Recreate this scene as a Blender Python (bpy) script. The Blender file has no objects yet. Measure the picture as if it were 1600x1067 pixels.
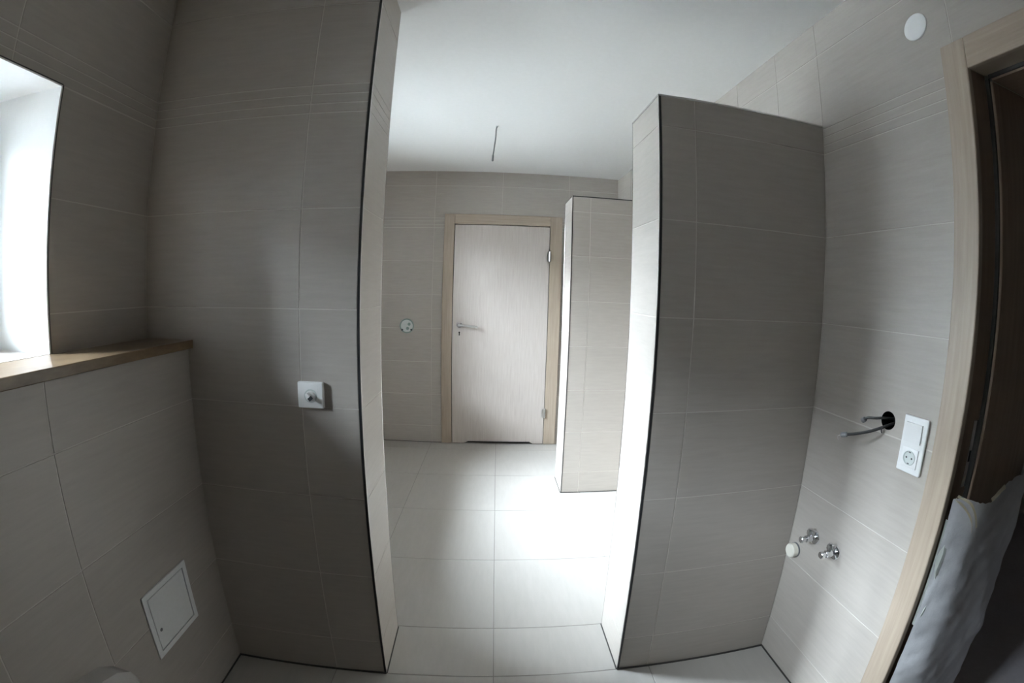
import bpy, bmesh, math, random
from mathutils import Matrix, Vector, noise
R = math.radians
sc = bpy.context.scene
col = sc.collection
random.seed(7)

# ------------------------------------------------------------------ camera (wide action-camera fisheye)
K = dict(cz=1.43, yaw=0.07782, pitch=-0.09009, roll=0.03028, a1=1.37974, a2=0.19352, a3=-0.46685, a4=0.13776,
         ppx=18.61, ppy=-17.15)
cam = bpy.data.cameras.new('camera')
cam_o = bpy.data.objects.new('camera', cam)
col.objects.link(cam_o)
sc.camera = cam_o
cam.type = 'PANO'
cam.panorama_type = 'FISHEYE_LENS_POLYNOMIAL'
cam.fisheye_fov = R(220)
cam.sensor_width = 36
cam.sensor_fit = 'HORIZONTAL'
_S = 1000 * 36 / 1600
cam.fisheye_polynomial_k0 = 0
cam.fisheye_polynomial_k1 = -K['a1'] / _S
cam.fisheye_polynomial_k2 = -K['a2'] / _S ** 2
cam.fisheye_polynomial_k3 = -K['a3'] / _S ** 3
cam.fisheye_polynomial_k4 = -K['a4'] / _S ** 4
cam.shift_x = -K['ppx'] / 1600
cam.shift_y = K['ppy'] / 1067
cam.clip_start = 0.01
_y, _p, _r = K['yaw'], K['pitch'], K['roll']
_f = Vector((math.sin(_y) * math.cos(_p), math.cos(_y) * math.cos(_p), math.sin(_p)))
_R = Vector((math.cos(_y), -math.sin(_y), 0))
_U = _R.cross(_f)
_r2 = _R * math.cos(_r) + _U * math.sin(_r)
_u2 = -_R * math.sin(_r) + _U * math.cos(_r)
_M = Matrix((_r2, _u2, -_f)).transposed().to_4x4()
_M.translation = (0, 0, K['cz'])
cam_o.matrix_world = _M

# ------------------------------------------------------------------ world: even overcast sky, daylight through the windows
world = bpy.data.worlds.new('overcast_sky')
sc.world = world
world.use_nodes = True
_bg = world.node_tree.nodes['Background']
_bg.inputs[0].default_value = (0.79, 0.875, 1.0, 1)
_bg.inputs[1].default_value = 16.0
sc.view_settings.view_transform = 'Standard'
sc.view_settings.look = 'None'
sc.view_settings.gamma = 1.0
sc.view_settings.use_curve_mapping = False
sc.view_settings.exposure = 3.42
try:
    sc.cycles.use_denoising = True
    sc.cycles.max_bounces = 16
    sc.cycles.diffuse_bounces = 10
    sc.cycles.glossy_bounces = 6
    sc.cycles.transparent_max_bounces = 12
    sc.cycles.caustics_reflective = False
    sc.cycles.caustics_refractive = False
except Exception:
    pass

# ------------------------------------------------------------------ measurements (metres)
XL, XL2 = -1.160, -0.984          # upper left wall, boxed-out lower left wall
XR = 1.150                        # right wall
YA, YA2 = 1.306, 1.574            # near pair of partitions
XA, XB = -0.379, 0.503            # ends of that pair
YC, YC2, XC = 2.978, 3.262, 0.529  # far partition
YD, H = 4.054, 2.483              # wall with the door, ceiling
ZB = 2.069                        # top of the low partitions
YF = -2.20                        # wall behind the camera
Z0, TH = 0.1615, 0.30             # first tile joint, tile height
BAND = [1.9615, 1.9925, 2.0235, 2.0545]
ROWS = [Z0 + TH * k for k in range(7)] + BAND[1:] + [2.3475]
ROWS_LOW = [z for z in ROWS if z < 1.97]
WIN1 = (0.0, 0.909, 1.258, 1.965)   # y0 y1 z0 z1 front window
WIN2 = (1.85, 3.40, 0.82, 2.30)       # window of the rear part
WT = 0.40                             # outer wall thickness
DOOR2 = (-0.165, 0.705, 2.045)        # right doorway y0 y1 ztop
XR2 = 1.492                           # hall side of the right wall
TT = 0.0013                           # tile proud of its joint
GAP = 0.0032

# daylight portals in the two window openings
for (a, b, c, e) in (WIN1, WIN2):
    ld = bpy.data.lights.new('window_portal', 'AREA')
    ld.shape = 'RECTANGLE'
    ld.size = b - a
    ld.size_y = e - c
    try:
        ld.cycles.is_portal = True
    except Exception:
        continue
    lo = bpy.data.objects.new('window_portal', ld)
    lo.location = (XL - WT - 0.01, (a + b) / 2, (c + e) / 2)
    lo.rotation_euler = (R(90), 0, R(-90))
    col.objects.link(lo)

# ------------------------------------------------------------------ materials
def nodes(name):
    m = bpy.data.materials.new(name)
    m.use_nodes = True
    nt = m.node_tree
    b = nt.nodes['Principled BSDF']
    return m, nt, b

def setp(b, **kw):
    for k, v in kw.items():
        k = k.replace('_', ' ')
        if k in b.inputs:
            b.inputs[k].default_value = v

def plain(name, c, rough=0.5, metal=0.0, spec=0.5):
    m, nt, b = nodes(name)
    setp(b, Base_Color=(*c, 1), Roughness=rough, Metallic=metal)
    b.inputs['Specular IOR Level'].default_value = spec
    return m

def N(nt, t, **kw):
    n = nt.nodes.new(t)
    for k, v in kw.items():
        setattr(n, k, v)
    return n

def ramp(nt, stops):
    r = N(nt, 'ShaderNodeValToRGB')
    e = r.color_ramp.elements
    e[0].position, e[0].color = stops[0][0], (*stops[0][1], 1)
    e[1].position, e[1].color = stops[-1][0], (*stops[-1][1], 1)
    for p, c in stops[1:-1]:
        x = e.new(p)
        x.color = (*c, 1)
    return r

def textured(name, stops, scale, nscale=6.0, detail=6.0, rough=0.45, bump=0.0, bdist=0.001, rnd=True, spec=0.5, coarse=0.25, tint=0.0):
    """Noise stretched by 'scale' in object space, shifted per object, coloured by a ramp."""
    m, nt, b = nodes(name)
    tc = N(nt, 'ShaderNodeTexCoord')
    oi = N(nt, 'ShaderNodeObjectInfo')
    mp = N(nt, 'ShaderNodeMapping')
    mp.inputs['Scale'].default_value = scale
    nt.links.new(tc.outputs['Object'], mp.inputs['Vector'])
    if rnd:
        mul = N(nt, 'ShaderNodeVectorMath', operation='SCALE')
        cx = N(nt, 'ShaderNodeCombineXYZ')
        for i in range(3):
            nt.links.new(oi.outputs['Random'], cx.inputs[i])
        mul.inputs['Scale'].default_value = 37.0
        nt.links.new(cx.outputs[0], mul.inputs[0])
        nt.links.new(mul.outputs[0], mp.inputs['Location'])
    n1 = N(nt, 'ShaderNodeTexNoise')
    n1.inputs['Scale'].default_value = nscale
    n1.inputs['Detail'].default_value = detail
    n1.inputs['Roughness'].default_value = 0.6
    nt.links.new(mp.outputs[0], n1.inputs['Vector'])
    n2 = N(nt, 'ShaderNodeTexNoise')
    n2.inputs['Scale'].default_value = 3.0
    n2.inputs['Detail'].default_value = 3.0
    nt.links.new(tc.outputs['Object'], n2.inputs['Vector'])
    mx = N(nt, 'ShaderNodeMix')
    mx.data_type = 'FLOAT'
    mx.inputs[0].default_value = coarse
    nt.links.new(n1.outputs['Fac'], mx.inputs[2])
    nt.links.new(n2.outputs['Fac'], mx.inputs[3])
    rp = ramp(nt, stops)
    nt.links.new(mx.outputs[0], rp.inputs[0])
    out = rp.outputs[0]
    if tint:
        hs = N(nt, 'ShaderNodeHueSaturation')
        mr = N(nt, 'ShaderNodeMapRange')
        mr.inputs['To Min'].default_value = 1 - tint
        mr.inputs['To Max'].default_value = 1 + tint
        nt.links.new(oi.outputs['Random'], mr.inputs['Value'])
        nt.links.new(mr.outputs[0], hs.inputs['Value'])
        nt.links.new(out, hs.inputs['Color'])
        out = hs.outputs[0]
    nt.links.new(out, b.inputs['Base Color'])
    setp(b, Roughness=rough)
    b.inputs['Specular IOR Level'].default_value = spec
    if bump:
        bp = N(nt, 'ShaderNodeBump')
        bp.inputs['Strength'].default_value = bump
        bp.inputs['Distance'].default_value = bdist
        nt.links.new(n1.outputs['Fac'], bp.inputs['Height'])
        nt.links.new(bp.outputs[0], b.inputs['Normal'])
    return m

M = {}
M['tile'] = textured('wall_tile', [(0.2, (0.366, 0.332, 0.295)), (0.5, (0.403, 0.368, 0.330)), (0.8, (0.440, 0.405, 0.366))],
                     (1.2, 1.0, 11.0), 7.0, rough=0.42, bump=0.06, bdist=0.0006, tint=0.025)
M['floor_tile'] = textured('floor_tile', [(0.2, (0.41, 0.39, 0.36)), (0.5, (0.44, 0.42, 0.39)), (0.8, (0.47, 0.45, 0.42))],
                           (6.0, 1.2, 1.0), 6.0, rough=0.38, bump=0.05, bdist=0.0005, tint=0.015)
M['grout'] = plain('wall_grout', (0.56, 0.535, 0.49), 0.9, spec=0.2)
M['floor_grout'] = plain('floor_grout', (0.30, 0.28, 0.26), 0.9, spec=0.2)
M['sealant'] = plain('dark_sealant', (0.05, 0.047, 0.043), 0.6)
M['paint'] = textured('ceiling_paint', [(0.3, (0.73, 0.73, 0.72)), (0.7, (0.76, 0.76, 0.75))], (1, 1, 1), 40, rough=0.9, bump=0.05, rnd=False, spec=0.2)
M['plaster'] = textured('reveal_plaster', [(0.3, (0.90, 0.90, 0.895)), (0.7, (0.93, 0.93, 0.925))], (1, 1, 1), 30, rough=0.85, bump=0.05, rnd=False, spec=0.2)
M['hall'] = textured('hall_plaster', [(0.3, (0.42, 0.37, 0.33)), (0.7, (0.47, 0.42, 0.38))], (1, 1, 1), 30, rough=0.9, bump=0.05, rnd=False, spec=0.2)
M['hall_floor'] = textured('hall_floor', [(0.3, (0.56, 0.52, 0.54)), (0.7, (0.64, 0.60, 0.62))], (1, 1, 1), 60, rough=0.7, bump=0.1, rnd=False, spec=0.3)
M['metal'] = plain('polished_trim', (0.72, 0.72, 0.72), 0.16, 1.0)
M['dark_trim'] = plain('dark_trim', (0.028, 0.028, 0.030), 0.30)
M['chrome'] = plain('chrome', (0.82, 0.83, 0.85), 0.08, 1.0)
M['steel'] = plain('satin_steel', (0.66, 0.65, 0.63), 0.30, 1.0)
M['white'] = plain('white_plastic', (0.80, 0.80, 0.79), 0.32)
M['cream'] = plain('cream_plastic', (0.78, 0.75, 0.66), 0.40)
M['greyplastic'] = plain('grey_green_plastic', (0.22, 0.30, 0.27), 0.45)
M['palegrey'] = plain('pale_grey_plastic', (0.58, 0.62, 0.60), 0.45)
M['darkplastic'] = plain('dark_plastic', (0.05, 0.055, 0.06), 0.4)
M['black'] = plain('black_cavity', (0.012, 0.012, 0.012), 0.8, spec=0.1)
M['cable'] = plain('grey_cable', (0.045, 0.045, 0.045), 0.5)
M['lampcable'] = plain('lamp_cable', (0.26, 0.26, 0.26), 0.5)
M['tape'] = plain('tape_end', (0.20, 0.205, 0.21), 0.45)
M['ceramic'] = plain('pale_ceramic', (0.50, 0.485, 0.46), 0.18)
M['slot'] = plain('socket_slot', (0.16, 0.165, 0.17), 0.5)
M['hatch'] = textured('hatch_white', [(0.3, (0.76, 0.77, 0.77)), (0.7, (0.80, 0.81, 0.81))], (1, 1, 1), 80, rough=0.4, bump=0.08, rnd=False)
M['wood'] = textured('light_oak', [(0.25, (0.315, 0.252, 0.192)), (0.5, (0.385, 0.312, 0.242)), (0.75, (0.45, 0.375, 0.298))],
                     (26.0, 26.0, 1.2), 3.0, detail=8, rough=0.45, bump=0.08, bdist=0.0006, rnd=True, coarse=0.15)
M['wood_h'] = textured('light_oak_crosswise', [(0.25, (0.315, 0.252, 0.192)), (0.5, (0.385, 0.312, 0.242)), (0.75, (0.45, 0.375, 0.298))],
                       (1.2, 1.2, 26.0), 3.0, detail=8, rough=0.45, bump=0.08, bdist=0.0006, rnd=True, coarse=0.15)
M['leaf'] = textured('bleached_oak', [(0.25, (0.44, 0.385, 0.345)), (0.5, (0.51, 0.455, 0.415)), (0.75, (0.57, 0.52, 0.48))],
                     (34.0, 34.0, 1.6), 3.0, detail=8, rough=0.5, bump=0.08, bdist=0.0006, rnd=False, coarse=0.2)
M['jambwood'] = textured('brown_jamb', [(0.25, (0.17, 0.115, 0.08)), (0.5, (0.22, 0.155, 0.11)), (0.75, (0.27, 0.195, 0.14))],
                         (26.0, 26.0, 1.2), 3.0, detail=8, rough=0.45, rnd=True, coarse=0.15)  # shade on the jamb is put into this darker brown
M['sill'] = textured('brown_stone_sill', [(0.2, (0.07, 0.046, 0.027)), (0.42, (0.15, 0.10, 0.058)), (0.58, (0.21, 0.15, 0.09)), (0.75, (0.32, 0.25, 0.165))],
                     (3.0, 2.0, 6.0), 5.0, detail=9, rough=0.3, rnd=False, coarse=0.35)
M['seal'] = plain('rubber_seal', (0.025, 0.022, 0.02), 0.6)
M['film'] = textured('grey_protective_film', [(0.3, (0.40, 0.40, 0.41)), (0.7, (0.50, 0.50, 0.51))], (4, 4, 4), 5, rough=0.36, bump=0.3, bdist=0.004, rnd=False)
M['foldfilm'] = plain('pale_film_edge', (0.60, 0.62, 0.58), 0.35)
M['papertape'] = plain('cream_masking_tape', (0.66, 0.60, 0.46), 0.7)
M['ground'] = textured('bank_gravel', [(0.3, (0.20, 0.20, 0.195)), (0.7, (0.27, 0.27, 0.265))], (1, 1, 1), 20, rough=0.95, rnd=False)
M['pvc'] = plain('white_window_plastic', (0.84, 0.84, 0.83), 0.3)

def glass_mat():
    m = bpy.data.materials.new('window_glass')
    m.use_nodes = True
    nt = m.node_tree
    nt.nodes.clear()
    o = N(nt, 'ShaderNodeOutputMaterial')
    t = N(nt, 'ShaderNodeBsdfTransparent')
    t.inputs[0].default_value = (0.95, 0.97, 0.96, 1)
    g = N(nt, 'ShaderNodeBsdfGlossy')
    g.inputs['Roughness'].default_value = 0.02
    lw = N(nt, 'ShaderNodeFresnel')
    lw.inputs[0].default_value = 1.45
    mx = N(nt, 'ShaderNodeMixShader')
    nt.links.new(lw.outputs[0], mx.inputs[0])
    nt.links.new(t.outputs[0], mx.inputs[1])
    nt.links.new(g.outputs[0], mx.inputs[2])
    nt.links.new(mx.outputs[0], o.inputs[0])
    return m
M['glass'] = glass_mat()

# ------------------------------------------------------------------ helpers
WORLD_ORIGIN = {}

def add(o, parent, origin):
    col.objects.link(o)
    WORLD_ORIGIN[o] = Vector(origin)
    if parent is not None:
        o.parent = parent
        o.location = Vector(origin) - WORLD_ORIGIN[parent]
    else:
        o.location = origin
    return o

def empty(name, loc):
    o = bpy.data.objects.new(name, None)
    o.empty_display_size = 0.05
    return add(o, None, loc)

def obj(name, bm, mat, parent=None, smooth=False, origin=None):
    """Link a bmesh built in world coordinates as one mesh object, its origin at the middle of its box."""
    if origin is None:
        lo = Vector((1e9,) * 3)
        hi = Vector((-1e9,) * 3)
        for v in bm.verts:
            for i in range(3):
                lo[i] = min(lo[i], v.co[i])
                hi[i] = max(hi[i], v.co[i])
        origin = (lo + hi) / 2
    origin = Vector(origin)
    for v in bm.verts:
        v.co -= origin
    bmesh.ops.recalc_face_normals(bm, faces=bm.faces)
    me = bpy.data.meshes.new(name)
    bm.to_mesh(me)
    bm.free()
    me.materials.append(M[mat])
    if smooth:
        for p in me.polygons:
            p.use_smooth = True
        try:
            me.set_sharp_from_angle(angle=R(35))
        except Exception:
            pass
    return add(bpy.data.objects.new(name, me), parent, origin)

def tag(o, label=None, cat=None, group=None, kind=None):
    for k, v in (('label', label), ('category', cat), ('group', group), ('kind', kind)):
        if v:
            o[k] = v
    return o

def BM():
    return bmesh.new()

def box(bm, x0, x1, y0, y1, z0, z1, bevel=0.0, seg=1):
    vs = [bm.verts.new((x, y, z)) for x in (x0, x1) for y in (y0, y1) for z in (z0, z1)]
    fs = [bm.faces.new([vs[i] for i in q]) for q in
          ((0, 1, 3, 2), (4, 6, 7, 5), (0, 4, 5, 1), (2, 3, 7, 6), (0, 2, 6, 4), (1, 5, 7, 3))]
    if bevel:
        es = list({e for f in fs for e in f.edges})
        bmesh.ops.bevel(bm, geom=es, offset=bevel, segments=seg, affect='EDGES', profile=0.5)
    return bm

def basis(d):
    d = Vector(d).normalized()
    a = Vector((0, 0, 1)) if abs(d.z) < 0.9 else Vector((1, 0, 0))
    u = d.cross(a).normalized()
    return d, u, d.cross(u).normalized()

def lathe(bm, o, d, prof, seg=32, cap=True):
    """prof: (distance along d, radius) pairs."""
    o = Vector(o)
    d, u, w = basis(d)
    rings = []
    for t, r in prof:
        rings.append([bm.verts.new(o + d * t + (u * math.cos(2 * math.pi * k / seg) + w * math.sin(2 * math.pi * k / seg)) * r)
                      for k in range(seg)])
    for a, b in zip(rings, rings[1:]):
        for k in range(seg):
            bm.faces.new((a[k], a[(k + 1) % seg], b[(k + 1) % seg], b[k]))
    if cap:
        bm.faces.new(rings[0][::-1])
        bm.faces.new(rings[-1])
    return bm

def tube(bm, pts, rad, seg=12):
    pts = [Vector(p) for p in pts]
    rads = rad if isinstance(rad, (list, tuple)) else [rad] * len(pts)
    rings = []
    ref = None
    for i, p in enumerate(pts):
        t = (pts[min(i + 1, len(pts) - 1)] - pts[max(i - 1, 0)]).normalized()
        if ref is None:
            _, u, w = basis(t)
        else:
            u = (ref - t * ref.dot(t)).normalized()
            w = t.cross(u)
        ref = u
        rings.append([bm.verts.new(p + (u * math.cos(2 * math.pi * k / seg) + w * math.sin(2 * math.pi * k / seg)) * rads[i])
                      for k in range(seg)])
    for a, b in zip(rings, rings[1:]):
        for k in range(seg):
            bm.faces.new((a[k], a[(k + 1) % seg], b[(k + 1) % seg], b[k]))
    bm.faces.new(rings[0][::-1])
    bm.faces.new(rings[-1])
    return bm

def spline(pts, n=8):
    """Catmull-Rom through pts."""
    P = [Vector(p) for p in pts]
    P = [2 * P[0] - P[1]] + P + [2 * P[-1] - P[-2]]
    out = []
    for i in range(1, len(P) - 2):
        for k in range(n):
            t = k / n
            a, b, c, e = P[i - 1], P[i], P[i + 1], P[i + 2]
            out.append(0.5 * ((2 * b) + (c - a) * t + (2 * a - 5 * b + 4 * c - e) * t * t + (3 * b - a - 3 * c + e) * t ** 3))
    out.append(P[-2])
    return out

def minus(rects, h):
    """Rectangles (u0,u1,v0,v1) with the rectangle h cut out."""
    out = []
    for (a, b, c, e) in rects:
        x0, x1, z0, z1 = max(a, h[0]), min(b, h[1]), max(c, h[2]), min(e, h[3])
        if x0 >= x1 - 1e-6 or z0 >= z1 - 1e-6:
            out.append((a, b, c, e))
            continue
        if z0 > c: out.append((a, b, c, z0))
        if z1 < e: out.append((a, b, z1, e))
        if x0 > a: out.append((a, x0, z0, z1))
        if x1 < b: out.append((x1, b, z0, z1))
    return [q for q in out if q[1] - q[0] > 0.004 and q[3] - q[2] > 0.004]

TILE_MESH = {}

def plate_mesh(w, h, mat):
    """A thin tile: eased front edges, back on local y = 0, front on local y = -TT."""
    key = (round(w, 4), round(h, 4), mat)
    if key in TILE_MESH:
        return TILE_MESH[key]
    e = 0.0006
    a, b = w / 2, h / 2
    rings = [[(-a, 0, -b), (a, 0, -b), (a, 0, b), (-a, 0, b)],
             [(-a, -TT + e, -b), (a, -TT + e, -b), (a, -TT + e, b), (-a, -TT + e, b)],
             [(-a + e, -TT, -b + e), (a - e, -TT, -b + e), (a - e, -TT, b - e), (-a + e, -TT, b - e)]]
    v = [p for r in rings for p in r]
    f = [(8, 9, 10, 11), (3, 2, 1, 0)]
    for r in range(2):
        for k in range(4):
            f.append((r * 4 + k, r * 4 + (k + 1) % 4, r * 4 + 4 + (k + 1) % 4, r * 4 + 4 + k))
    me = bpy.data.meshes.new('tile')
    me.from_pydata(v, [], f)
    me.materials.append(M[mat])
    TILE_MESH[key] = me
    return me

def wall_tiles(parent, face, plane, u0, u1, v0, v1, ubr, vbr, holes=(), round_hole=None, mat='tile', name='tile'):
    """Tiles one by one on a vertical plane. face: '-y','+y','-x','+x' (the way they look); u runs along world x or y."""
    rot = {'-y': 0, '+y': math.pi, '-x': -math.pi / 2, '+x': math.pi / 2}[face]
    sgn = {'-y': 1, '+y': -1, '-x': -1, '+x': 1}[face]
    nrm = {'-y': Vector((0, -1, 0)), '+y': Vector((0, 1, 0)), '-x': Vector((-1, 0, 0)), '+x': Vector((1, 0, 0))}[face]
    us = [u0] + sorted(u for u in ubr if u0 + 0.012 < u < u1 - 0.012) + [u1]
    vs = [v0] + sorted(v for v in vbr if v0 + 0.012 < v < v1 - 0.012) + [v1]
    for i in range(len(us) - 1):
        for j in range(len(vs) - 1):
            g = GAP / 2
            cell = (us[i] + (g if i else 0.0005), us[i + 1] - (g if i < len(us) - 2 else 0.0005),
                    vs[j] + (g if j else 0.0005), vs[j + 1] - (g if j < len(vs) - 2 else 0.0005))
            rects = [cell]
            for h in holes:
                rects = minus(rects, h)
            if not rects:
                continue
            cut = rects != [cell]
            rh = round_hole and cell[0] < round_hole[0] < cell[1] and cell[2] < round_hole[1] < cell[3]
            cu, cv = (cell[0] + cell[1]) / 2, (cell[2] + cell[3]) / 2
            if not cut and not rh:
                me = plate_mesh(cell[1] - cell[0], cell[3] - cell[2], mat)
            else:
                bm = BM()
                if rh:
                    ru, rv, rr = round_hole
                    # square collar around the hole, then the rest as rectangles
                    q = (ru - rr - 0.012, ru + rr + 0.012, max(cell[2], rv - rr - 0.012), min(cell[3], rv + rr + 0.012))
                    rects = minus(rects, q)
                    n = 32
                    ring = []
                    for k in range(n):
                        t = 2 * math.pi * (k + 0.5) / n
                        c_, s_ = math.cos(t), math.sin(t)
                        m_ = min((q[1] - ru) / abs(c_) if c_ else 9, ((q[3] - rv) if s_ > 0 else (rv - q[2])) / abs(s_) if s_ else 9)
                        ring.append(((ru + c_ * rr, rv + s_ * rr), (ru + c_ * m_, rv + s_ * m_)))
                    vv = [[bm.verts.new(((p[0] - cu) * sgn, -TT, p[1] - cv)) for p in r] for r in ring]
                    vi = [bm.verts.new(((r[0][0] - cu) * sgn, 0, r[0][1] - cv)) for r in ring]
                    for k in range(n):
                        k2 = (k + 1) % n
                        bm.faces.new((vv[k][0], vv[k][1], vv[k2][1], vv[k2][0]))
                        bm.faces.new((vi[k], vv[k][0], vv[k2][0], vi[k2]))
                    # square corners the fan leaves open
                    for k in range(n):
                        k2 = (k + 1) % n
                        p1, p2 = ring[k][1], ring[k2][1]
                        if abs(p1[0] - p2[0]) > 1e-6 and abs(p1[1] - p2[1]) > 1e-6:
                            cx_ = q[1] if (p1[0] + p2[0]) / 2 > ru else q[0]
                            cz_ = q[3] if (p1[1] + p2[1]) / 2 > rv else q[2]
                            bm.faces.new((vv[k][1], bm.verts.new(((cx_ - cu) * sgn, -TT, cz_ - cv)), vv[k2][1]))
                for (a, b, c, e) in rects:
                    x0, x1 = sorted(((a - cu) * sgn, (b - cu) * sgn))
                    box(bm, x0, x1, -TT, 0, c - cv, e - cv)
                bmesh.ops.recalc_face_normals(bm, faces=bm.faces)
                me = bpy.data.meshes.new(name)
                bm.to_mesh(me)
                bm.free()
                me.materials.append(M[mat])
            o = bpy.data.objects.new(name, me)
            p = (cu, plane, cv) if face[1] == 'y' else (plane, cu, cv)
            add(o, parent, Vector(p) - nrm * TT)
            o.rotation_euler = (0, 0, rot)

def joint(parent, x0, x1, y0, y1, z0=0.0, z1=0.0045):
    return obj('sealant_joint', box(BM(), min(x0, x1), max(x0, x1), min(y0, y1), max(y0, y1), z0, z1), 'sealant', parent)

# ------------------------------------------------------------------ the setting
# floor slab and its tiles
FLZ = -TT
fl = obj('floor', box(BM(), XL - WT, XR2, YF - 0.3, YD + 0.3, -0.15, FLZ), 'floor_grout')
tag(fl, 'cream floor of large square tiles running through the tiled washroom', kind='structure')
FS = 0.0213
cols_f = [-1.776, -1.173, -0.5709, 0.0306, 0.637, 1.24]
rows_f = [YF, -1.71, -1.11, -0.50, 0.10, 0.703, 1.304, 1.583, 2.127, 2.712, 3.297, 3.88, YD]
for j in range(len(rows_f) - 1):
    ya, yb = rows_f[j] + GAP / 2, rows_f[j + 1] - GAP / 2
    for i in range(len(cols_f) - 1):
        def lx(g, y):
            return max(XL, min(XR, g + FS * (y - 1.5)))
        g = GAP / 2
        q = [(lx(cols_f[i], ya) + g, ya), (lx(cols_f[i + 1], ya) - g, ya), (lx(cols_f[i + 1], yb) - g, yb), (lx(cols_f[i], yb) + g, yb)]
        if q[1][0] - q[0][0] < 0.01 and q[2][0] - q[3][0] < 0.01:
            continue
        bm = BM()
        e = 0.0006
        cx_ = sum(p[0] for p in q) / 4
        cy_ = sum(p[1] for p in q) / 4
        bot = [bm.verts.new((p[0], p[1], FLZ)) for p in q]
        mid = [bm.verts.new((p[0], p[1], -e)) for p in q]
        top = [bm.verts.new((p[0] + (e if p[0] < cx_ else -e), p[1] + (e if p[1] < cy_ else -e), 0)) for p in q]
        bm.faces.new(top)
        for r0, r1 in ((bot, mid), (mid, top)):
            for k in range(4):
                bm.faces.new((r0[k], r0[(k + 1) % 4], r1[(k + 1) % 4], r1[k]))
        obj('tile', bm, 'floor_tile', fl)

ce = obj('ceiling', box(BM(), XL - WT, 3.9, YF - 0.3, YD + 0.3, H, H + 0.2), 'paint')
tag(ce, 'smooth white painted ceiling above the tiled washroom', kind='structure')

# left outer wall with its two window openings
def slab_rects(u0, u1, v0, v1, holes):
    r = [(u0, u1, v0, v1)]
    for h in holes:
        r = minus(r, h)
    return r

bm = BM()
for (a, b, c, e) in slab_rects(YF - 0.3, YD + 0.3, 0, H, [WIN1, WIN2]):
    box(bm, XL - WT, XL - TT, a, b, c, e)
wl = obj('wall_left', bm, 'grout')
tag(wl, 'grey-beige tiled outer wall holding the bright window', kind='structure')
wall_tiles(wl, '+x', XL, YF, YA, 1.258, H, [-0.455, 0.145, 0.745], ROWS, holes=[WIN1])
wall_tiles(wl, '+x', XL, YA2, YD, 0, H, [2.10, 2.70, 3.30, 3.90], ROWS, holes=[WIN2])
for (a, b, c, e) in (WIN1, WIN2):     # white plastered reveals lining the openings
    t = 0.004
    for (y0, y1, z0, z1) in ((b - t, b, c, e), (a, a + t, c, e), (a, b, e - t, e)):
        obj('window_reveal', box(BM(), XL - WT + 0.07, XL - 0.001, y0, y1, z0, z1), 'plaster', wl)
    for (y0, y1, z0, z1) in ((b + 0.0002, b + 0.003, c, e), (a - 0.003, a - 0.0002, c, e), (a, b, e + 0.0002, e + 0.003)):
        obj('edge_trim', box(BM(), XL - 0.010, XL + 0.0010, y0, y1, z0, z1), 'dark_trim', wl)
obj('window_sill', box(BM(), XL - WT + 0.07, XL - 0.0005, WIN2[0], WIN2[1], WIN2[2] - 0.02, WIN2[2] + 0.004, 0.002), 'sill', wl)

# boxed-out lower wall below the front window
HATCH = (0.904, 1.126, 0.342, 0.568)
bm = BM()
for (a, b, c, e) in slab_rects(YF, YA, 0, 1.229, []):
    box(bm, XL - TT, XL2 - TT, a, b, c, e)
wlow = obj('wall_left_lower', bm, 'grout')
tag(wlow, 'boxed-out grey tiled lower wall beneath the brown window sill', kind='structure')
wall_tiles(wlow, '+x', XL2, YF, YA, 0, 1.229, [-1.32, -0.72, -0.124, 0.476, 0.743], ROWS)
joint(wlow, XL2, XL2 + 0.005, YF, YA)
si = obj('trim_1', box(BM(), XL - WT + 0.07, XL2 + 0.020, YF, YA, 1.2295, 1.2575, 0.003, 2), 'sill')
# shape the sill: cut away the part that would sit inside the wall beside the opening
bm = BM()
box(bm, XL + 0.0003, XL2 + 0.020, YF, YA - 0.0005, 1.2295, 1.2575, 0.0025, 2)
for w_ in (WIN1,):
    box(bm, XL - WT + 0.07, XL + 0.0003, w_[0] + 0.001, w_[1] - 0.001, 1.2295, 1.2575)
bpy.data.objects.remove(si)
si = obj('trim_1', bm, 'sill')
tag(si, 'brown marbled window sill slab on the boxed-out lower wall', kind='structure')

# right wall with the doorway
HOLE = (0.958, 1.104, 0.0275)
C2 = 0.074
door_cut = (DOOR2[0] - 0.03, DOOR2[1] + 0.03, -0.01, DOOR2[2] + 0.03)
hs = (HOLE[0] - 0.03, HOLE[0] + 0.03, HOLE[1] - 0.03, HOLE[1] + 0.03)
bm = BM()
for (a, b, c, e) in slab_rects(YF - 0.3, YD + 0.3, 0, H, [door_cut, hs]):
    box(bm, XR + TT, XR2, a, b, c, e)
wr = obj('wall_right', bm, 'grout')
tag(wr, 'grey-beige tiled wall with the doorway, pipes and switch plate', kind='structure')
wall_tiles(wr, '-x', XR, YF, YA, 0, H, [-1.055, -0.455, 0.145, 0.745], ROWS, holes=[door_cut], round_hole=HOLE)
wall_tiles(wr, '-x', XR, YA2, YD, 0, H, [1.90, 2.50, 3.262, 3.66], ROWS)
wall_tiles(wr, '-x', XR, YA, YA2, ZB, H, [], ROWS)
joint(wr, XR, XR - 0.005, DOOR2[1] + C2, YA)

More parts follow.
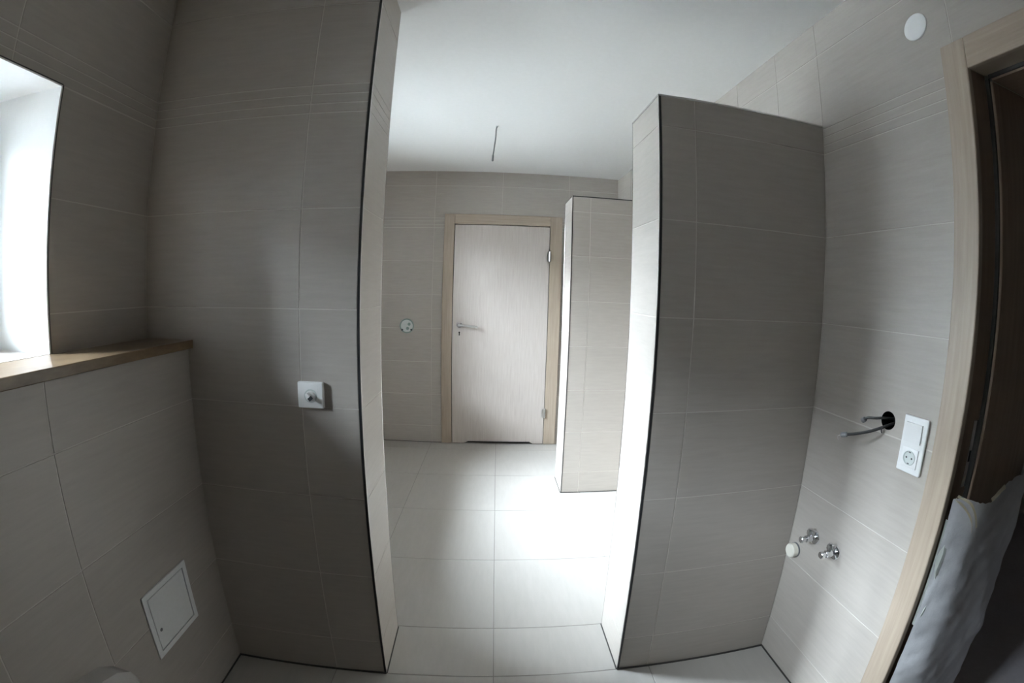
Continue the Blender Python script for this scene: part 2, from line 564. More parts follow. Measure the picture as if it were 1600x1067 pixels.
# wall with the wooden door, at the far end
D1 = (-0.330, 0.530, 2.000)          # leaf x0 x1 top
dcut = (D1[0] - 0.02, D1[1] + 0.02, -0.01, D1[2] + 0.02)
bm = BM()
for (a, b, c, e) in slab_rects(XL, XR, 0, H, [dcut]):
    box(bm, a, b, YD + TT, YD + 0.2, c, e)
wb = obj('wall_back', bm, 'grout')
tag(wb, 'far beige tiled wall around the pale wooden door', kind='structure')
wall_tiles(wb, '-y', YD, XL, XR, 0, H, [-1.11, -0.51, 0.09, 0.69], ROWS, holes=[dcut])
joint(wb, XL, D1[0] - 0.09, YD - 0.004, YD)
joint(wb, D1[1] + 0.1, XC, YD - 0.004, YD)

bk = obj('wall_behind_door', box(BM(), XL, XR, YD + 0.2, YD + 0.3, 0, H), 'hall')  # added slab, keeps sky light from leaking in round the door
tag(bk, 'unlit wall closing the space behind the wooden door', kind='structure')
# wall behind the camera
wf = obj('wall_front', box(BM(), XL, XR, YF - 0.2, YF - TT, 0, H), 'grout')
tag(wf, 'tiled wall behind the viewer', kind='structure')
wall_tiles(wf, '+y', YF, XL2, XR, 0, H, [-0.6, 0.0, 0.6], ROWS)

# partitions
def partition(name, label, x0, x1, y0, y1, top, free_left, ubr, T=0.0095, capm='metal'):
    """free_left: the free end looks to -x (else to +x)."""
    xs0, xs1 = (x0 + TT, x1) if free_left else (x0, x1 - TT)
    bm = box(BM(), xs0, xs1, y0 + TT, y1 - TT, 0, top - (0.001 if top < H else 0))
    w = obj(name, bm, 'grout')
    tag(w, label, kind='structure')
    rows = ROWS if top >= H else ROWS_LOW
    tt = 0 if top >= H else 0.006
    if free_left:
        wall_tiles(w, '-y', y0, x0 + T, x1, 0, top - tt, ubr, rows)
        wall_tiles(w, '+y', y1, x0 + 0.004, x1, 0, top - tt, ubr, rows)
        wall_tiles(w, '-x', x0, y0 + 0.004, y1 - 0.004, 0, top - tt, [], rows)
        xe, s = x0, 1
    else:
        wall_tiles(w, '-y', y0, x0, x1 - T, 0, top - tt, ubr, rows)
        wall_tiles(w, '+y', y1, x0, x1 - 0.004, 0, top - tt, ubr, rows)
        wall_tiles(w, '+x', x1, y0 + 0.004, y1 - 0.004, 0, top - tt, [], rows)
        xe, s = x1, -1
    # metal edge profiles: broad front flange with its dark reflection as colour, slim return
    a, b = sorted((xe + s * 0.0014, xe + s * (T - 0.0006)))
    obj('edge_trim', box(BM(), a, b, y0 - 0.0006, y0 + 0.0036, 0.002, top - 0.002), 'dark_trim', w)
    a, b = sorted((xe - s * 0.0008, xe + s * 0.0014))
    obj('edge_trim', box(BM(), a, b, y0 - 0.0008, y0 + 0.0036, 0.002, top), 'steel', w)
    a, b = sorted((xe - s * 0.0008, xe + s * 0.0036))
    obj('edge_trim', box(BM(), a, b, y1 - 0.0036, y1 + 0.0008, 0.002, top, 0.0006), 'metal', w)
    if top < H:
        obj('edge_trim', box(BM(), x0, x1, y0 - 0.0008, y0 + 0.0036, top - 0.006, top + 0.001, 0.0005), capm, w)
        a, b = sorted((xe - s * 0.0008, xe + s * 0.0036))
        obj('edge_trim', box(BM(), a, b, y0 + 0.0036, y1, top - 0.006, top + 0.001, 0.0005), 'metal', w)
        bm = box(BM(), min(x0, x1) + 0.004, max(x0, x1), y0 + 0.0036, y1, top - 0.001, top)
        obj('cap_tile', bm, 'tile', w)
    joint(w, x0, x1, y0 - 0.006, y0)
    a, b = sorted((xe, xe - s * 0.004))
    joint(w, a, b, y0, y1)
    return w

pa = partition('wall_partition_left', 'dark tiled ceiling-high partition left of the opening', XL, XA, YA, YA2, H, False, [-0.574])
pb = partition('wall_partition_right', 'grey-brown tiled partition ending below the ceiling, right of the opening', XB, XR, YA, YA2 + 0.006, ZB, True, [0.6285])
pc = partition('wall_partition_far', 'pale tiled partition beside the wooden door, short of the ceiling', XC, XR, YC, YC2, ZB, True, [0.655], 0.0075, 'dark_trim')

# hall behind the right doorway
hf = obj('floor_hall', box(BM(), XR2, 3.9, -1.2, 3.0, -0.15, -0.002), 'hall_floor')
tag(hf, 'dim grey floor of the next room seen through the doorway', kind='structure')
for nm, q in (('wall_hall_far', (3.9, 4.0, -1.2, 3.0)), ('wall_hall_side', (XR2, 4.0, 3.0, 3.1)), ('wall_hall_near', (XR2, 4.0, -1.3, -1.2))):
    w = obj(nm, box(BM(), *q, -0.15, H), 'hall')
    tag(w, {'wall_hall_far': 'dark plastered wall facing the doorway in the next room', 'wall_hall_side': 'dark side wall of the next room beyond the jamb',
            'wall_hall_near': 'dark near wall of the next room'}[nm], kind='structure')

# outdoors
bm = BM()      # added unseen bank, climbs away from the house to block low sky
prof = [(XL - WT - 0.01, 0.10), (-2.6, 0.12), (-3.4, 0.30), (-5.0, 1.6), (-7.0, 3.0), (-10.0, 4.3), (-20.0, 6.5), (-40.0, 9.0)]
ys = [-40, -25, -15, -8, -4, 0, 3, 6, 10, 16, 25, 40]
g = [[bm.verts.new((x, y, z + 0.12 * noise.noise(Vector((x * 0.4, y * 0.4, 0))) * (k > 1))) for y in ys] for k, (x, z) in enumerate(prof)]
for a, b in zip(g, g[1:]):
    for k in range(len(ys) - 1):
        bm.faces.new((a[k], a[k + 1], b[k + 1], b[k]))
bmesh.ops.solidify(bm, geom=bm.faces[:], thickness=0.1)
gr = obj('ground', bm, 'ground')
tag(gr, 'gravelly bank outside the windows', kind='structure')

# ------------------------------------------------------------------ windows
def window(n, w, label):
    y0, y1, z0, z1 = w
    x0, x1 = XL - WT, XL - WT + 0.068
    root = empty('window_%d' % n, (x0, (y0 + y1) / 2, z0))
    tag(root, label, kind='structure')
    ym = (y0 + y1) / 2
    for (a, b, c, e) in ((y0, y0 + 0.05, z0, z1), (y1 - 0.05, y1, z0, z1), (y0 + 0.05, y1 - 0.05, z0, z0 + 0.05), (y0 + 0.05, y1 - 0.05, z1 - 0.05, z1),
                         (ym - 0.03, ym + 0.03, z0 + 0.05, z1 - 0.05)):
        obj('window_frame', box(BM(), x0, x1, a, b, c, e, 0.003), 'pvc', root)
    for (a, b) in ((y0 + 0.05, ym - 0.03), (ym + 0.03, y1 - 0.05)):
        c, e = z0 + 0.05, z1 - 0.05
        s = None
        bm = BM()
        for (p, q, r_, t) in ((a, a + 0.045, c, e), (b - 0.045, b, c, e), (a + 0.045, b - 0.045, c, c + 0.045), (a + 0.045, b - 0.045, e - 0.045, e)):
            box(bm, x0 + 0.012, x1 + 0.012, p, q, r_, t, 0.003)
        s = obj('sash', bm, 'pvc', root)
        obj('pane', box(BM(), x0 + 0.03, x0 + 0.034, a + 0.04, b - 0.04, c + 0.04, e - 0.04), 'glass', s)
        hy = b - 0.022 if a < ym - 0.1 else a + 0.022
        bm = BM()
        box(bm, x1 + 0.012, x1 + 0.020, hy - 0.013, hy + 0.013, (c + e) / 2 - 0.03, (c + e) / 2 + 0.03, 0.002)
        box(bm, x1 + 0.020, x1 + 0.045, hy - 0.009, hy + 0.009, (c + e) / 2 - 0.01, (c + e) / 2 + 0.01)
        box(bm, x1 + 0.036, x1 + 0.050, hy - 0.010, hy + 0.010, (c + e) / 2 - 0.12, (c + e) / 2 + 0.012, 0.003)
        obj('handle', bm, 'pvc', s)

window(1, WIN1, 'bright window in the deep white reveal above the brown sill')
window(2, WIN2, 'window lighting the rear part of the washroom')

# ------------------------------------------------------------------ far door
root = empty('door_1', ((D1[0] + D1[1]) / 2, YD, 0))
tag(root, 'pale bleached-oak door with light oak casing in the far wall', kind='structure')
x0, x1, zt = D1
zc0, cw = 2.088, 0.088
obj('casing', box(BM(), x0 - cw, x0 + 0.004, YD - 0.016, YD + 0.004, 0.002, zc0, 0.003, 2), 'wood', root)
obj('casing', box(BM(), x1 - 0.004, x1 + cw + 0.014, YD - 0.016, YD + 0.004, 0.002, zc0, 0.003, 2), 'wood', root)
obj('casing', box(BM(), x0 + 0.004, x1 - 0.004, YD - 0.016, YD + 0.004, zt - 0.002, zc0, 0.003, 2), 'wood_h', root)
for (a, b) in ((x0 - 0.02, x0), (x1, x1 + 0.02)):
    obj('jamb', box(BM(), a, b, YD + 0.004, YD + 0.2, 0, zt + 0.02), 'wood', root)
obj('jamb', box(BM(), x0, x1, YD + 0.004, YD + 0.2, zt, zt + 0.02), 'wood_h', root)
# black sheet standing in for the rebate's shade behind the leaf
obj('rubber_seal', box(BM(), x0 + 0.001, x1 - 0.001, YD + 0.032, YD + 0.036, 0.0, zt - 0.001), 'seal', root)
# the leaf, its foot cut away for ventilation
lx0, lx1, ly0, ly1 = x0 + 0.010, x1 - 0.010, YD - 0.012, YD + 0.028
prof = [(lx0, 0.006), (-0.205, 0.006), (-0.172, 0.026), (0.395, 0.026), (0.428, 0.006), (lx1, 0.006), (lx1, zt - 0.010), (lx0, zt - 0.010)]
bm = BM()
fa = [bm.verts.new((p[0], ly0, p[1])) for p in prof]
fb = [bm.verts.new((p[0], ly1, p[1])) for p in prof]
bm.faces.new(fa)
bm.faces.new(fb[::-1])
for k in range(len(prof)):
    bm.faces.new((fa[k], fb[k], fb[(k + 1) % len(prof)], fa[(k + 1) % len(prof)]))
leaf = obj('door_leaf', bm, 'leaf', root)
hx, hz = -0.257, 1.100
bm = lathe(BM(), (hx, ly0, hz), (0, -1, 0), [(0, 0.028), (0.006, 0.028), (0.010, 0.025), (0.011, 0.013)], 32)
h = obj('handle_rose', bm, 'chrome', leaf, True)
pts = spline([(hx, ly0 - 0.008, hz), (hx, ly0 - 0.040, hz), (hx + 0.016, ly0 - 0.052, hz), (hx + 0.07, ly0 - 0.054, hz - 0.004),
              (hx + 0.13, ly0 - 0.054, hz - 0.008), (hx + 0.165, ly0 - 0.050, hz - 0.016)], 6)
obj('handle', tube(BM(), pts, [0.0105] * (len(pts) - 3) + [0.0105, 0.009, 0.005], 14), 'steel', leaf, True)
bm = lathe(BM(), (hx, ly0, hz - 0.072), (0, -1, 0), [(0, 0.024), (0.003, 0.024), (0.004, 0.022)], 28)
kr = obj('keyhole_rose', bm, 'leaf', leaf, True)
bm = lathe(BM(), (hx, ly0 - 0.0035, hz - 0.066), (0, -1, 0), [(0, 0.0075), (0.001, 0.0075)], 16)
box(bm, hx - 0.0042, hx + 0.0042, ly0 - 0.0045, ly0 - 0.0035, hz - 0.093, hz - 0.066)
obj('keyhole', bm, 'black', leaf)
for z in (1.725, 0.305):
    bm = lathe(BM(), (x1 - 0.004, ly0 - 0.010, z - 0.045), (0, 0, 1), [(0, 0.0035), (0.004, 0.0075), (0.0885, 0.0075), (0.09, 0.0075), (0.095, 0.0035)], 16)
    box(bm, x1 - 0.030, x1 - 0.004, ly0 - 0.0025, ly0, z - 0.04, z + 0.04)
    obj('hinge', bm, 'steel', root, True)

# ------------------------------------------------------------------ right doorway: frame with rebate, casing, strike plate
y0, y1, zt = DOOR2
root = empty('door_2', (XR, (y0 + y1) / 2, 0))
tag(root, 'open doorway in the right wall with light oak casing and dark jamb', kind='structure')
TC = zt + 0.088
obj('casing', box(BM(), XR - 0.013, XR + 0.006, y1, y1 + C2, 0.002, TC, 0.003, 2), 'wood', root)
obj('casing', box(BM(), XR - 0.013, XR + 0.006, y0 - C2, y0, 0.002, TC, 0.003, 2), 'wood', root)
obj('casing', box(BM(), XR - 0.013, XR + 0.006, y0 + 0.0005, y1 - 0.0005, zt, TC, 0.003, 2), 'wood_h', root)
for s, ye in ((1, y1), (-1, y0)):
    def yy(a, b):
        return sorted((ye + s * a, ye + s * b))
    a, b = yy(0.006, 0.030)
    obj('jamb', box(BM(), XR + 0.0065, XR + 0.075, a, b, 0, zt + 0.006), 'jambwood', root)      # seat of the leaf
    a, b = yy(-0.010, 0.030)
    obj('jamb', box(BM(), XR + 0.083, XR2 + 0.012, a, b, 0, zt - 0.010, 0.002), 'jambwood', root)  # lining with the stop
    a, b = yy(-0.004, 0.030)
    obj('rubber_seal', box(BM(), XR + 0.0755, XR + 0.0825, a, b, 0, zt - 0.004), 'seal', root)
    a, b = yy(0.004, 0.078)
    obj('casing', box(BM(), XR2 + 0.001, XR2 + 0.014, a + 0.0005, b, 0.002, TC), 'wood', root)
obj('jamb', box(BM(), XR + 0.0065, XR + 0.075, y0 - 0.0055, y1 + 0.0055, zt + 0.006, zt + 0.03), 'wood_h', root)
obj('jamb', box(BM(), XR + 0.083, XR2 + 0.012, y0 + 0.0105, y1 - 0.0105, zt - 0.010, zt + 0.03), 'jambwood', root)
obj('rubber_seal', box(BM(), XR + 0.0755, XR + 0.0825, y0 + 0.0045, y1 - 0.0045, zt - 0.004, zt + 0.03), 'seal', root)
sp = obj('strike_plate', box(BM(), XR + 0.050, XR + 0.0735, y1 + 0.0030, y1 + 0.0062, 0.985, 1.165, 0.0008), 'chrome', root)
obj('latch_hole', box(BM(), XR + 0.054, XR + 0.062, y1 + 0.0026, y1 + 0.0034, 1.055, 1.085), 'black', root)

# ------------------------------------------------------------------ things
# grey protective film wrapped around the lower jamb
def film():
    bm = BM()
    path = spline([(1.158, 0.700), (1.172, 0.690), (1.205, 0.664), (1.235, 0.655), (1.29, 0.660), (1.37, 0.668), (1.44, 0.672),
                   (1.495, 0.678), (1.512, 0.688), (1.519, 0.705), (1.520, 0.760)][:0] or
                  [(1.1585, 0.6985, 0), (1.175, 0.684, 0), (1.208, 0.662, 0), (1.238, 0.656, 0), (1.29, 0.660, 0), (1.37, 0.667, 0), (1.44, 0.672, 0),
                   (1.495, 0.678, 0), (1.516, 0.690, 0), (1.522, 0.715, 0), (1.522, 0.770, 0)], 5)
    NV = 46
    tops = [(1.15, 0.962), (1.175, 0.972), (1.20, 0.966), (1.24, 0.955), (1.285, 0.952), (1.31, 0.972), (1.36, 0.990), (1.42, 1.002), (1.53, 1.004)]
    def top(x):
        for (a, za), (b, zb) in zip(tops, tops[1:]):
            if x <= b:
                return za + (zb - za) * max(0, (x - a) / (b - a))
        return tops[-1][1]
    grid = []
    n = len(path)
    for i, p in enumerate(path):
        tg = (path[min(i + 1, n - 1)] - path[max(i - 1, 0)]).normalized()
        nr = Vector((tg.y, -tg.x, 0))
        if nr.y > 0 and i < n * 0.7:
            nr = -nr
        tz = top(p.x) + 0.006 * noise.noise(Vector((i * 0.9, 3.1, 0)))
        rowv = []
        for j in range(NV + 1):
            z = 0.004 + (tz - 0.004) * j / NV
            wr_ = 0.006 * noise.noise(Vector((p.x * 9 + z * 4.5, z * 7, 1.0))) + 0.003 * noise.noise(Vector((p.x * 30 - z * 18, z * 22, 4.0)))
            wr_ += 0.004 * max(0, noise.noise(Vector((0.4, z * 5.0 - p.x * 7, 9.0))))
            wr_ += 0.007 * (1 - abs(noise.noise(Vector((p.x * 6 - z * 9, z * 3 + p.x * 5, 2.5))))) ** 4
            wr_ += 0.005 * (1 - abs(noise.noise(Vector((p.x * 13 + z * 11, z * 4, 6.5))))) ** 5
            q = Vector((p.x, p.y, z)) + nr * max(-0.002, wr_ + 0.002)
            q.y = min(q.y, 0.6925) if 1.165 < p.x < 1.505 else q.y
            rowv.append(bm.verts.new(q))
        grid.append(rowv)
    for i in range(n - 1):
        for j in range(NV):
            bm.faces.new((grid[i][j], grid[i + 1][j], grid[i + 1][j + 1], grid[i][j + 1]))
    bmesh.ops.recalc_face_normals(bm, faces=bm.faces)
    bmesh.ops.solidify(bm, geom=bm.faces[:], thickness=0.0008)
    return bm
root = empty('protective_film', (1.33, 0.68, 0))
tag(root, 'crumpled grey protective film wrapped around the lower door jamb', 'plastic film')
obj('film_sheet', film(), 'film', root, True)
def ribbon(pts, w, side):
    bm = BM()
    P = spline(pts, 5)
    s = Vector(side).normalized() * w / 2
    v = [(bm.verts.new(p - s * (0.8 + 0.4 * noise.noise(p * 60))), bm.verts.new(p + s * (0.8 + 0.4 * noise.noise(p * 47)))) for p in P]
    for a, b in zip(v, v[1:]):
        bm.faces.new((a[0], a[1], b[1], b[0]))
    bmesh.ops.solidify(bm, geom=bm.faces[:], thickness=0.0006)
    return bm
tag(obj('tape_flap', ribbon([(1.163, 0.688, 0.974), (1.185, 0.660, 0.962), (1.205, 0.648, 0.930), (1.212, 0.640, 0.897)], 0.014, (1, 0.3, 0.4)), 'papertape', root),
    'torn cream tape end')
tag(obj('tape_flap', ribbon([(1.160, 0.690, 0.966), (1.176, 0.668, 0.948), (1.196, 0.650, 0.915), (1.200, 0.643, 0.885)], 0.010, (0.6, 0.3, 0.7)), 'papertape', root))
tag(obj('tape_flap', ribbon([(1.285, 0.656, 0.955), (1.300, 0.652, 0.972), (1.318, 0.650, 0.986), (1.330, 0.650, 0.990)], 0.016, (-0.5, 0.2, 0.8)), 'papertape', root))
# loose inner fold between casing and film
bm = BM()
P = [(0.905, 0.001), (0.86, 0.002), (0.81, 0.006), (0.76, 0.003), (0.715, 0.008), (0.67, 0.009), (0.63, 0.006), (0.60, 0.002), (0.575, 0.0005)]
v = []
for z, w in P:
    v.append((bm.verts.new((1.1572, 0.7015, z)), bm.verts.new((1.1575 + w * 0.8, 0.690 - w, z)), bm.verts.new((1.164 + w, 0.684 - w * 0.4, z))))
for a, b in zip(v, v[1:]):
    bm.faces.new((a[0], a[1], b[1], b[0]))
    bm.faces.new((a[1], a[2], b[2], b[1]))
bmesh.ops.solidify(bm, geom=bm.faces[:], thickness=0.0007)
tag(obj('film_fold', bm, 'foldfilm', root, True), 'pale loose inner fold')

# inspection hatch in the lower left wall
root = empty('inspection_hatch', (XL2, (HATCH[0] + HATCH[1]) / 2, HATCH[2]))
tag(root, 'small square white inspection hatch low on the left tiled wall', 'hatch')
a, b, c, e = HATCH
bm = BM()
w = 0.018
for q in ((a, b, c, c + w), (a, b, e - w, e), (a, a + w, c + w, e - w), (b - w, b, c + w, e - w)):
    box(bm, XL2 + 0.0002, XL2 + 0.005, *q)
obj('frame', bm, 'hatch', root)
obj('gap', box(BM(), XL2 + 0.0002, XL2 + 0.0012, a + w, b - w, c + w, e - w), 'slot', root)
hp = obj('door_panel', box(BM(), XL2 + 0.0012, XL2 + 0.0045, a + w + 0.003, b - w - 0.003, c + w + 0.003, e - w - 0.003, 0.001), 'hatch', root)
obj('lock', lathe(BM(), (XL2 + 0.0045, a + 0.040, c + 0.085), (1, 0, 0), [(0, 0.0055), (0.0012, 0.0055)], 16), 'slot', hp)

# toilet glimpsed at the bottom edge
def ell(cx, cy, rx, ry, z, n=40, back=None):
    pts = []
    for k in range(n):
        t = 2 * math.pi * k / n
        x = cx + rx * math.copysign(abs(math.cos(t)) ** 0.85, math.cos(t))
        if back is not None:
            x = max(x, back)
        y = cy + ry * math.copysign(abs(math.sin(t)) ** 0.85, math.sin(t))
        pts.append((x, y, z))
    return pts
def loft(rings):
    bm = BM()
    rs = [[bm.verts.new(p) for p in r] for r in rings]
    n = len(rs[0])
    for a, b in zip(rs, rs[1:]):
        for k in range(n):
            bm.faces.new((a[k], a[(k + 1) % n], b[(k + 1) % n], b[k]))
    bm.faces.new(rs[0][::-1])
    bm.faces.new(rs[-1])
    return bm
TX, TY = XL2 + 0.26, 0.572
root = empty('toilet', (TX, TY, 0.10))
tag(root, 'pale toilet at the foot of the left wall, cut by the bottom edge', 'toilet')
BK = XL2 + 0.001
obj('bowl', loft([ell(TX - 0.06, TY, 0.20, 0.10, 0.11, back=BK), ell(TX - 0.05, TY, 0.23, 0.13, 0.16, back=BK), ell(TX - 0.02, TY, 0.26, 0.165, 0.26, back=BK),
                  ell(TX, TY, 0.275, 0.186, 0.36, back=BK), ell(TX, TY, 0.275, 0.190, 0.388, back=BK)]), 'ceramic', root, True)
SB = XL2 + 0.075
obj('seat', loft([ell(TX + 0.01, TY, 0.262, 0.186, 0.389, back=SB), ell(TX + 0.01, TY, 0.268, 0.190, 0.397, back=SB), ell(TX + 0.01, TY, 0.266, 0.188, 0.405, back=SB)]), 'ceramic', root, True)
obj('lid', loft([ell(TX + 0.01, TY, 0.266, 0.188, 0.407, back=SB), ell(TX + 0.01, TY, 0.268, 0.190, 0.416, back=SB), ell(TX + 0.01, TY, 0.25, 0.176, 0.428, back=SB + 0.005),
                 ell(TX + 0.01, TY, 0.16, 0.11, 0.436, back=SB + 0.02)]), 'ceramic', root, True)
# rounded rear housing that carries the lid hinges
hb = [(0.178, 0.389), (0.182, 0.426), (0.165, 0.466), (0.125, 0.498), (0.07, 0.516), (0.0, 0.522)]
hb = hb + [(-y_, z_) for y_, z_ in hb[-2::-1]]
bm = BM()
fa = [bm.verts.new((BK, TY + y_, z_)) for y_, z_ in hb]
fb = [bm.verts.new((SB - 0.014, TY + y_ * 0.99, z_)) for y_, z_ in hb]
fc = [bm.verts.new((SB - 0.002, TY + y_ * 0.93, 0.389 + (z_ - 0.389) * 0.90)) for y_, z_ in hb]
for p_, q_ in ((fa, fb), (fb, fc)):
    for k in range(len(hb)):
        k2 = (k + 1) % len(hb)
        bm.faces.new((p_[k], p_[k2], q_[k2], q_[k]))
bm.faces.new(fa)
bm.faces.new(fc[::-1])
obj('hinge_housing', bm, 'ceramic', root, True)

# rotary control on the left partition
sx, sz = -0.538, 1.1025
root = empty('rotary_switch', (sx, YA, sz - 0.041))
tag(root, 'square white rotary wall switch on the left partition', 'wall switch')
obj('plate', box(BM(), sx - 0.042, sx + 0.042, YA - 0.0170, YA - 0.0003, sz - 0.0405, sz + 0.0405, 0.004, 3), 'white', root, True)
bm = lathe(BM(), (sx + 0.001, YA - 0.0168, sz - 0.002), (0, -1, 0), [(0, 0.0215), (0.0016, 0.0205), (0.0018, 0.0175), (0.0004, 0.0165)], 36, cap=False)
obj('dial_ring', bm, 'palegrey', root, True)
bm = lathe(BM(), (sx + 0.001, YA - 0.0171, sz - 0.002), (0, -1, 0), [(0, 0.0162), (0.0040, 0.0155), (0.0055, 0.0135)], 36)
kn = obj('knob', bm, 'white', root, True)
bm = BM()
box(bm, -0.0048, 0.0048, -0.012, 0, -0.013, 0.013, 0.0015, 2)
bmesh.ops.rotate(bm, verts=bm.verts, cent=(0, 0, 0), matrix=Matrix.Rotation(R(-42), 3, 'Y'))
bmesh.ops.translate(bm, verts=bm.verts, vec=(sx + 0.001, YA - 0.0226, sz - 0.002))
obj('grip', bm, 'white', root)
bm = BM()
box(bm, -0.0055, 0.0055, -0.0008, 0.0, -0.0075, 0.0075)
bmesh.ops.rotate(bm, verts=bm.verts, cent=(0, 0, 0), matrix=Matrix.Rotation(R(48), 3, 'Y'))
bmesh.ops.translate(bm, verts=bm.verts, vec=(sx + 0.007, YA - 0.0346, sz - 0.006))
tag(obj('pointer', bm, 'darkplastic', root), 'dark pointer mark')

# round wall box on the far wall
bx, bz = -0.736, 1.080
root = empty('wall_box', (bx, YD, bz - 0.065))
tag(root, 'round pale wall box with a dark rim left of the wooden door', 'wall box')
obj('rim', lathe(BM(), (bx, YD - 0.0002, bz), (0, -1, 0), [(0, 0.066), (0.006, 0.065), (0.0062, 0.056), (0.003, 0.055)], 40, cap=False), 'greyplastic', root, True)
cov = obj('cover', lathe(BM(), (bx, YD - 0.0002, bz), (0, -1, 0), [(0, 0.0548), (0.004, 0.054)], 40), 'palegrey', root, True)
for k, (dx, dz) in enumerate(((-0.020, 0.012), (0.022, 0.016), (0.008, -0.022))):
    obj('socket', lathe(BM(), (bx + dx, YD - 0.0042, bz + dz), (0, -1, 0), [(0, 0.014), (0.004, 0.0135), (0.004, 0.008), (0.001, 0.008)], 20), 'greyplastic' if k else 'palegrey', cov, True)
for (dx, dz) in ((-0.042, -0.036), (0.043, -0.034)):
    obj('screw', lathe(BM(), (bx + dx, YD - 0.0042, bz + dz), (0, -1, 0), [(0, 0.010), (0.003, 0.009)], 14), 'darkplastic', cov, True)

# round cap high on the right wall
root = empty('blank_cap', (XR, 0.855, 2.197))
tag(root, 'round white cover cap high on the right wall above the doorway', 'wall cap')
obj('disc', lathe(BM(), (XR - 0.0002, 0.855, 2.238), (-1, 0, 0), [(0, 0.041), (0.0035, 0.0405), (0.006, 0.037), (0.0068, 0.02), (0.007, 0.004)], 40), 'white', root, True)

# open junction box with loose cables
hy, hz, hr = HOLE
root = empty('junction_box', (XR + 0.03, hy, hz - hr))
tag(root, 'open round black junction hole in the right wall', 'junction box')
obj('box_cup', lathe(BM(), (XR - 0.0004, hy, hz), (1, 0, 0), [(0, hr - 0.0002), (0.055, hr - 0.0004), (0.055, 0.001)], 36, cap=False), 'black', root, True)
def cable(label, pts, r, endlen, endr):
    P = spline(pts, 8)
    root = empty('loose_cable', P[0])
    tag(root, label, 'cable', 'loose cables hanging from the junction hole')
    obj('sheath', tube(BM(), P, r, 10), 'cable', root, True)
    d = (P[-1] - P[-4]).normalized()
    a = P[-1] - d * 0.004
    tip = obj('taped_end', tube(BM(), [a, a + d * endlen * 0.15, a + d * endlen * 0.5, a + d * endlen * 0.85, a + d * endlen], [endr * 0.6, endr, endr * 1.05, endr, endr * 0.5], 12), 'tape', root, True)
    return root, a + d * endlen, d
c1, t1, d1_ = cable('short loose cable with a wrapped end curling from the junction hole', [(XR + 0.03, hy + 0.004, hz + 0.002), (XR - 0.005, hy + 0.016, hz + 0.004), (XR - 0.026, hy + 0.028, hz + 0.002),
       (XR - 0.034, hy + 0.050, hz - 0.002), (XR - 0.036, hy + 0.062, hz - 0.010)], 0.0043, 0.016, 0.0080)
c2, t2, d2_ = cable('long loose cable reaching out beneath the short one, frayed end', [(XR + 0.03, hy, hz - 0.010), (XR - 0.010, hy + 0.012, hz - 0.024), (XR - 0.035, hy + 0.035, hz - 0.040),
       (XR - 0.055, hy + 0.070, hz - 0.056), (XR - 0.068, hy + 0.098, hz - 0.066)], 0.0048, 0.024, 0.0082)
obj('wire_strand', tube(BM(), spline([t2 - d2_ * 0.004, t2 + d2_ * 0.006 + Vector((0, 0.003, -0.004)), t2 + Vector((0.0, 0.006, -0.018))], 5), 0.0011, 8), 'steel', c2, True)
obj('wire_strand', tube(BM(), spline([(XR - 0.006, hy + 0.010, hz - 0.018), (XR - 0.020, hy + 0.004, hz - 0.028), (XR - 0.026, hy - 0.004, hz - 0.034)], 5), 0.0018, 8), 'cable', c2, True)

# switch and socket in one frame
py0, py1, pz0, pz1 = 0.808, 0.893, 0.981, 1.142
pyc = (py0 + py1) / 2
root = empty('switch_plate', (XR, pyc, pz0))
tag(root, 'white upright double plate with light switch above a socket outlet', 'wall plate')
obj('frame', box(BM(), XR - 0.0085, XR - 0.0003, py0, py1, pz0, pz1, 0.004, 3), 'white', root, True)
zc1, zc2 = pz1 - 0.045, pz0 + 0.045
bm = BM()
v = []
hw, hh = 0.0275, 0.0275
for (yq, zq, xd) in ((-hw, -hh, 0.013), (hw, -hh, 0.0165), (hw, hh, 0.0165), (-hw, hh, 0.013)):
    v.append((bm.verts.new((XR - 0.008, pyc + yq, zc1 + zq)), bm.verts.new((XR - xd, pyc + yq * 0.97, zc1 + zq * 0.97))))
bm.faces.new([q[1] for q in v])
bm.faces.new([q[0] for q in v][::-1])
for k in range(4):
    bm.faces.new((v[k][0], v[(k + 1) % 4][0], v[(k + 1) % 4][1], v[k][1]))
obj('rocker', bm, 'white', root)
so = obj('socket_insert', box(BM(), XR - 0.0115, XR - 0.008, pyc - 0.0275, pyc + 0.0275, zc2 - 0.0275, zc2 + 0.0275, 0.0015, 2), 'white', root, True)
obj('socket_well', lathe(BM(), (XR - 0.0113, pyc, zc2), (-1, 0, 0), [(0, 0.0212), (0.0022, 0.0205), (0.0022, 0.0185), (0.0003, 0.0178), (0.0003, 0.001)], 36, cap=False), 'palegrey', so, True)
for s in (-1, 1):
    obj('pin_hole', lathe(BM(), (XR - 0.0113, pyc + s * 0.0095, zc2), (-1, 0, 0), [(0, 0.0028), (0.0006, 0.0028)], 12), 'darkplastic', so)
    obj('earth_clip', box(BM(), XR - 0.0132, XR - 0.0116, pyc - 0.003, pyc + 0.003, zc2 + s * 0.0165 - 0.002, zc2 + s * 0.0165 + 0.002), 'slot', so)

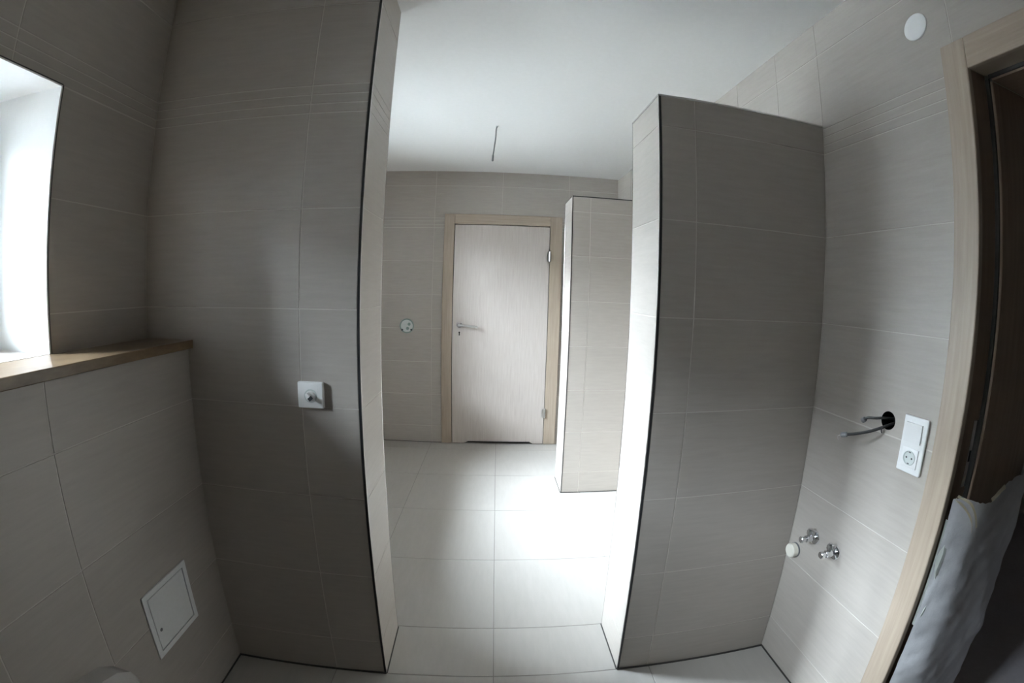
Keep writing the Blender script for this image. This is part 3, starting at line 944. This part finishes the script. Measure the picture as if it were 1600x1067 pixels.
# angle valves
def valve(y, z, label):
    root = empty('angle_valve', (XR, y, z - 0.027))
    tag(root, label, 'valve', 'chrome angle valves on the right wall')
    obj('rosette', lathe(BM(), (XR - 0.0003, y, z), (-1, 0, 0), [(0, 0.027), (0.003, 0.027), (0.008, 0.024), (0.012, 0.014), (0.012, 0.010)], 36), 'chrome', root, True)
    b = obj('body', lathe(BM(), (XR - 0.008, y, z), (-1, 0, 0), [(0, 0.0095), (0.012, 0.0095), (0.013, 0.0125), (0.036, 0.0125), (0.037, 0.008), (0.044, 0.008)], 24), 'chrome', root, True)
    obj('handle', lathe(BM(), (XR - 0.050, y, z), (-1, 0, 0), [(0, 0.007), (0.002, 0.0115), (0.016, 0.0125), (0.018, 0.010)], 12), 'chrome', root, True)
    obj('outlet', lathe(BM(), (XR - 0.032, y, z + 0.008), (0, 0, 1), [(0, 0.0085), (0.012, 0.0085), (0.012, 0.0115), (0.026, 0.0115), (0.027, 0.0075), (0.032, 0.0075)], 6), 'chrome', root, True)
valve(1.172, 0.612, 'chrome angle valve nearer the partition, above the cream drain cap')
valve(1.060, 0.614, 'chrome angle valve nearer the doorway')

# drain cap
root = empty('drain_cap', (XR, 1.260, 0.484))
tag(root, 'round cream drain cap under the chrome valves', 'pipe cap')
obj('collar', lathe(BM(), (XR - 0.0003, 1.260, 0.512), (-1, 0, 0), [(0, 0.0285), (0.006, 0.0285), (0.006, 0.026)], 32), 'slot', root, True)
obj('plug', lathe(BM(), (XR - 0.004, 1.260, 0.512), (-1, 0, 0), [(0, 0.0265), (0.022, 0.0265), (0.026, 0.0235), (0.0265, 0.010)], 32), 'cream', root, True)

# cable end hanging from the ceiling
root = empty('ceiling_cable', (0.003, 2.85, H - 0.24))
tag(root, 'thin grey cable hanging from the ceiling in the rear part', 'cable')
P = spline([(0.012, 2.85, H - 0.0005), (0.006, 2.85, H - 0.02), (0.004, 2.85, H - 0.08), (-0.004, 2.85, H - 0.16), (-0.009, 2.85, H - 0.205)], 8)
obj('sheath', tube(BM(), P, 0.0048, 10), 'lampcable', root, True)
obj('connector', tube(BM(), [(-0.0085, 2.85, H - 0.198), (-0.0092, 2.85, H - 0.202), (-0.0105, 2.85, H - 0.236), (-0.0105, 2.85, H - 0.240)], [0.005, 0.0078, 0.0078, 0.006], 10), 'lampcable', root, True)
obj('ceiling_outlet', lathe(BM(), (0.012, 2.85, H - 0.0002), (0, 0, -1), [(0, 0.012), (0.002, 0.011)], 20), 'palegrey', root, True)
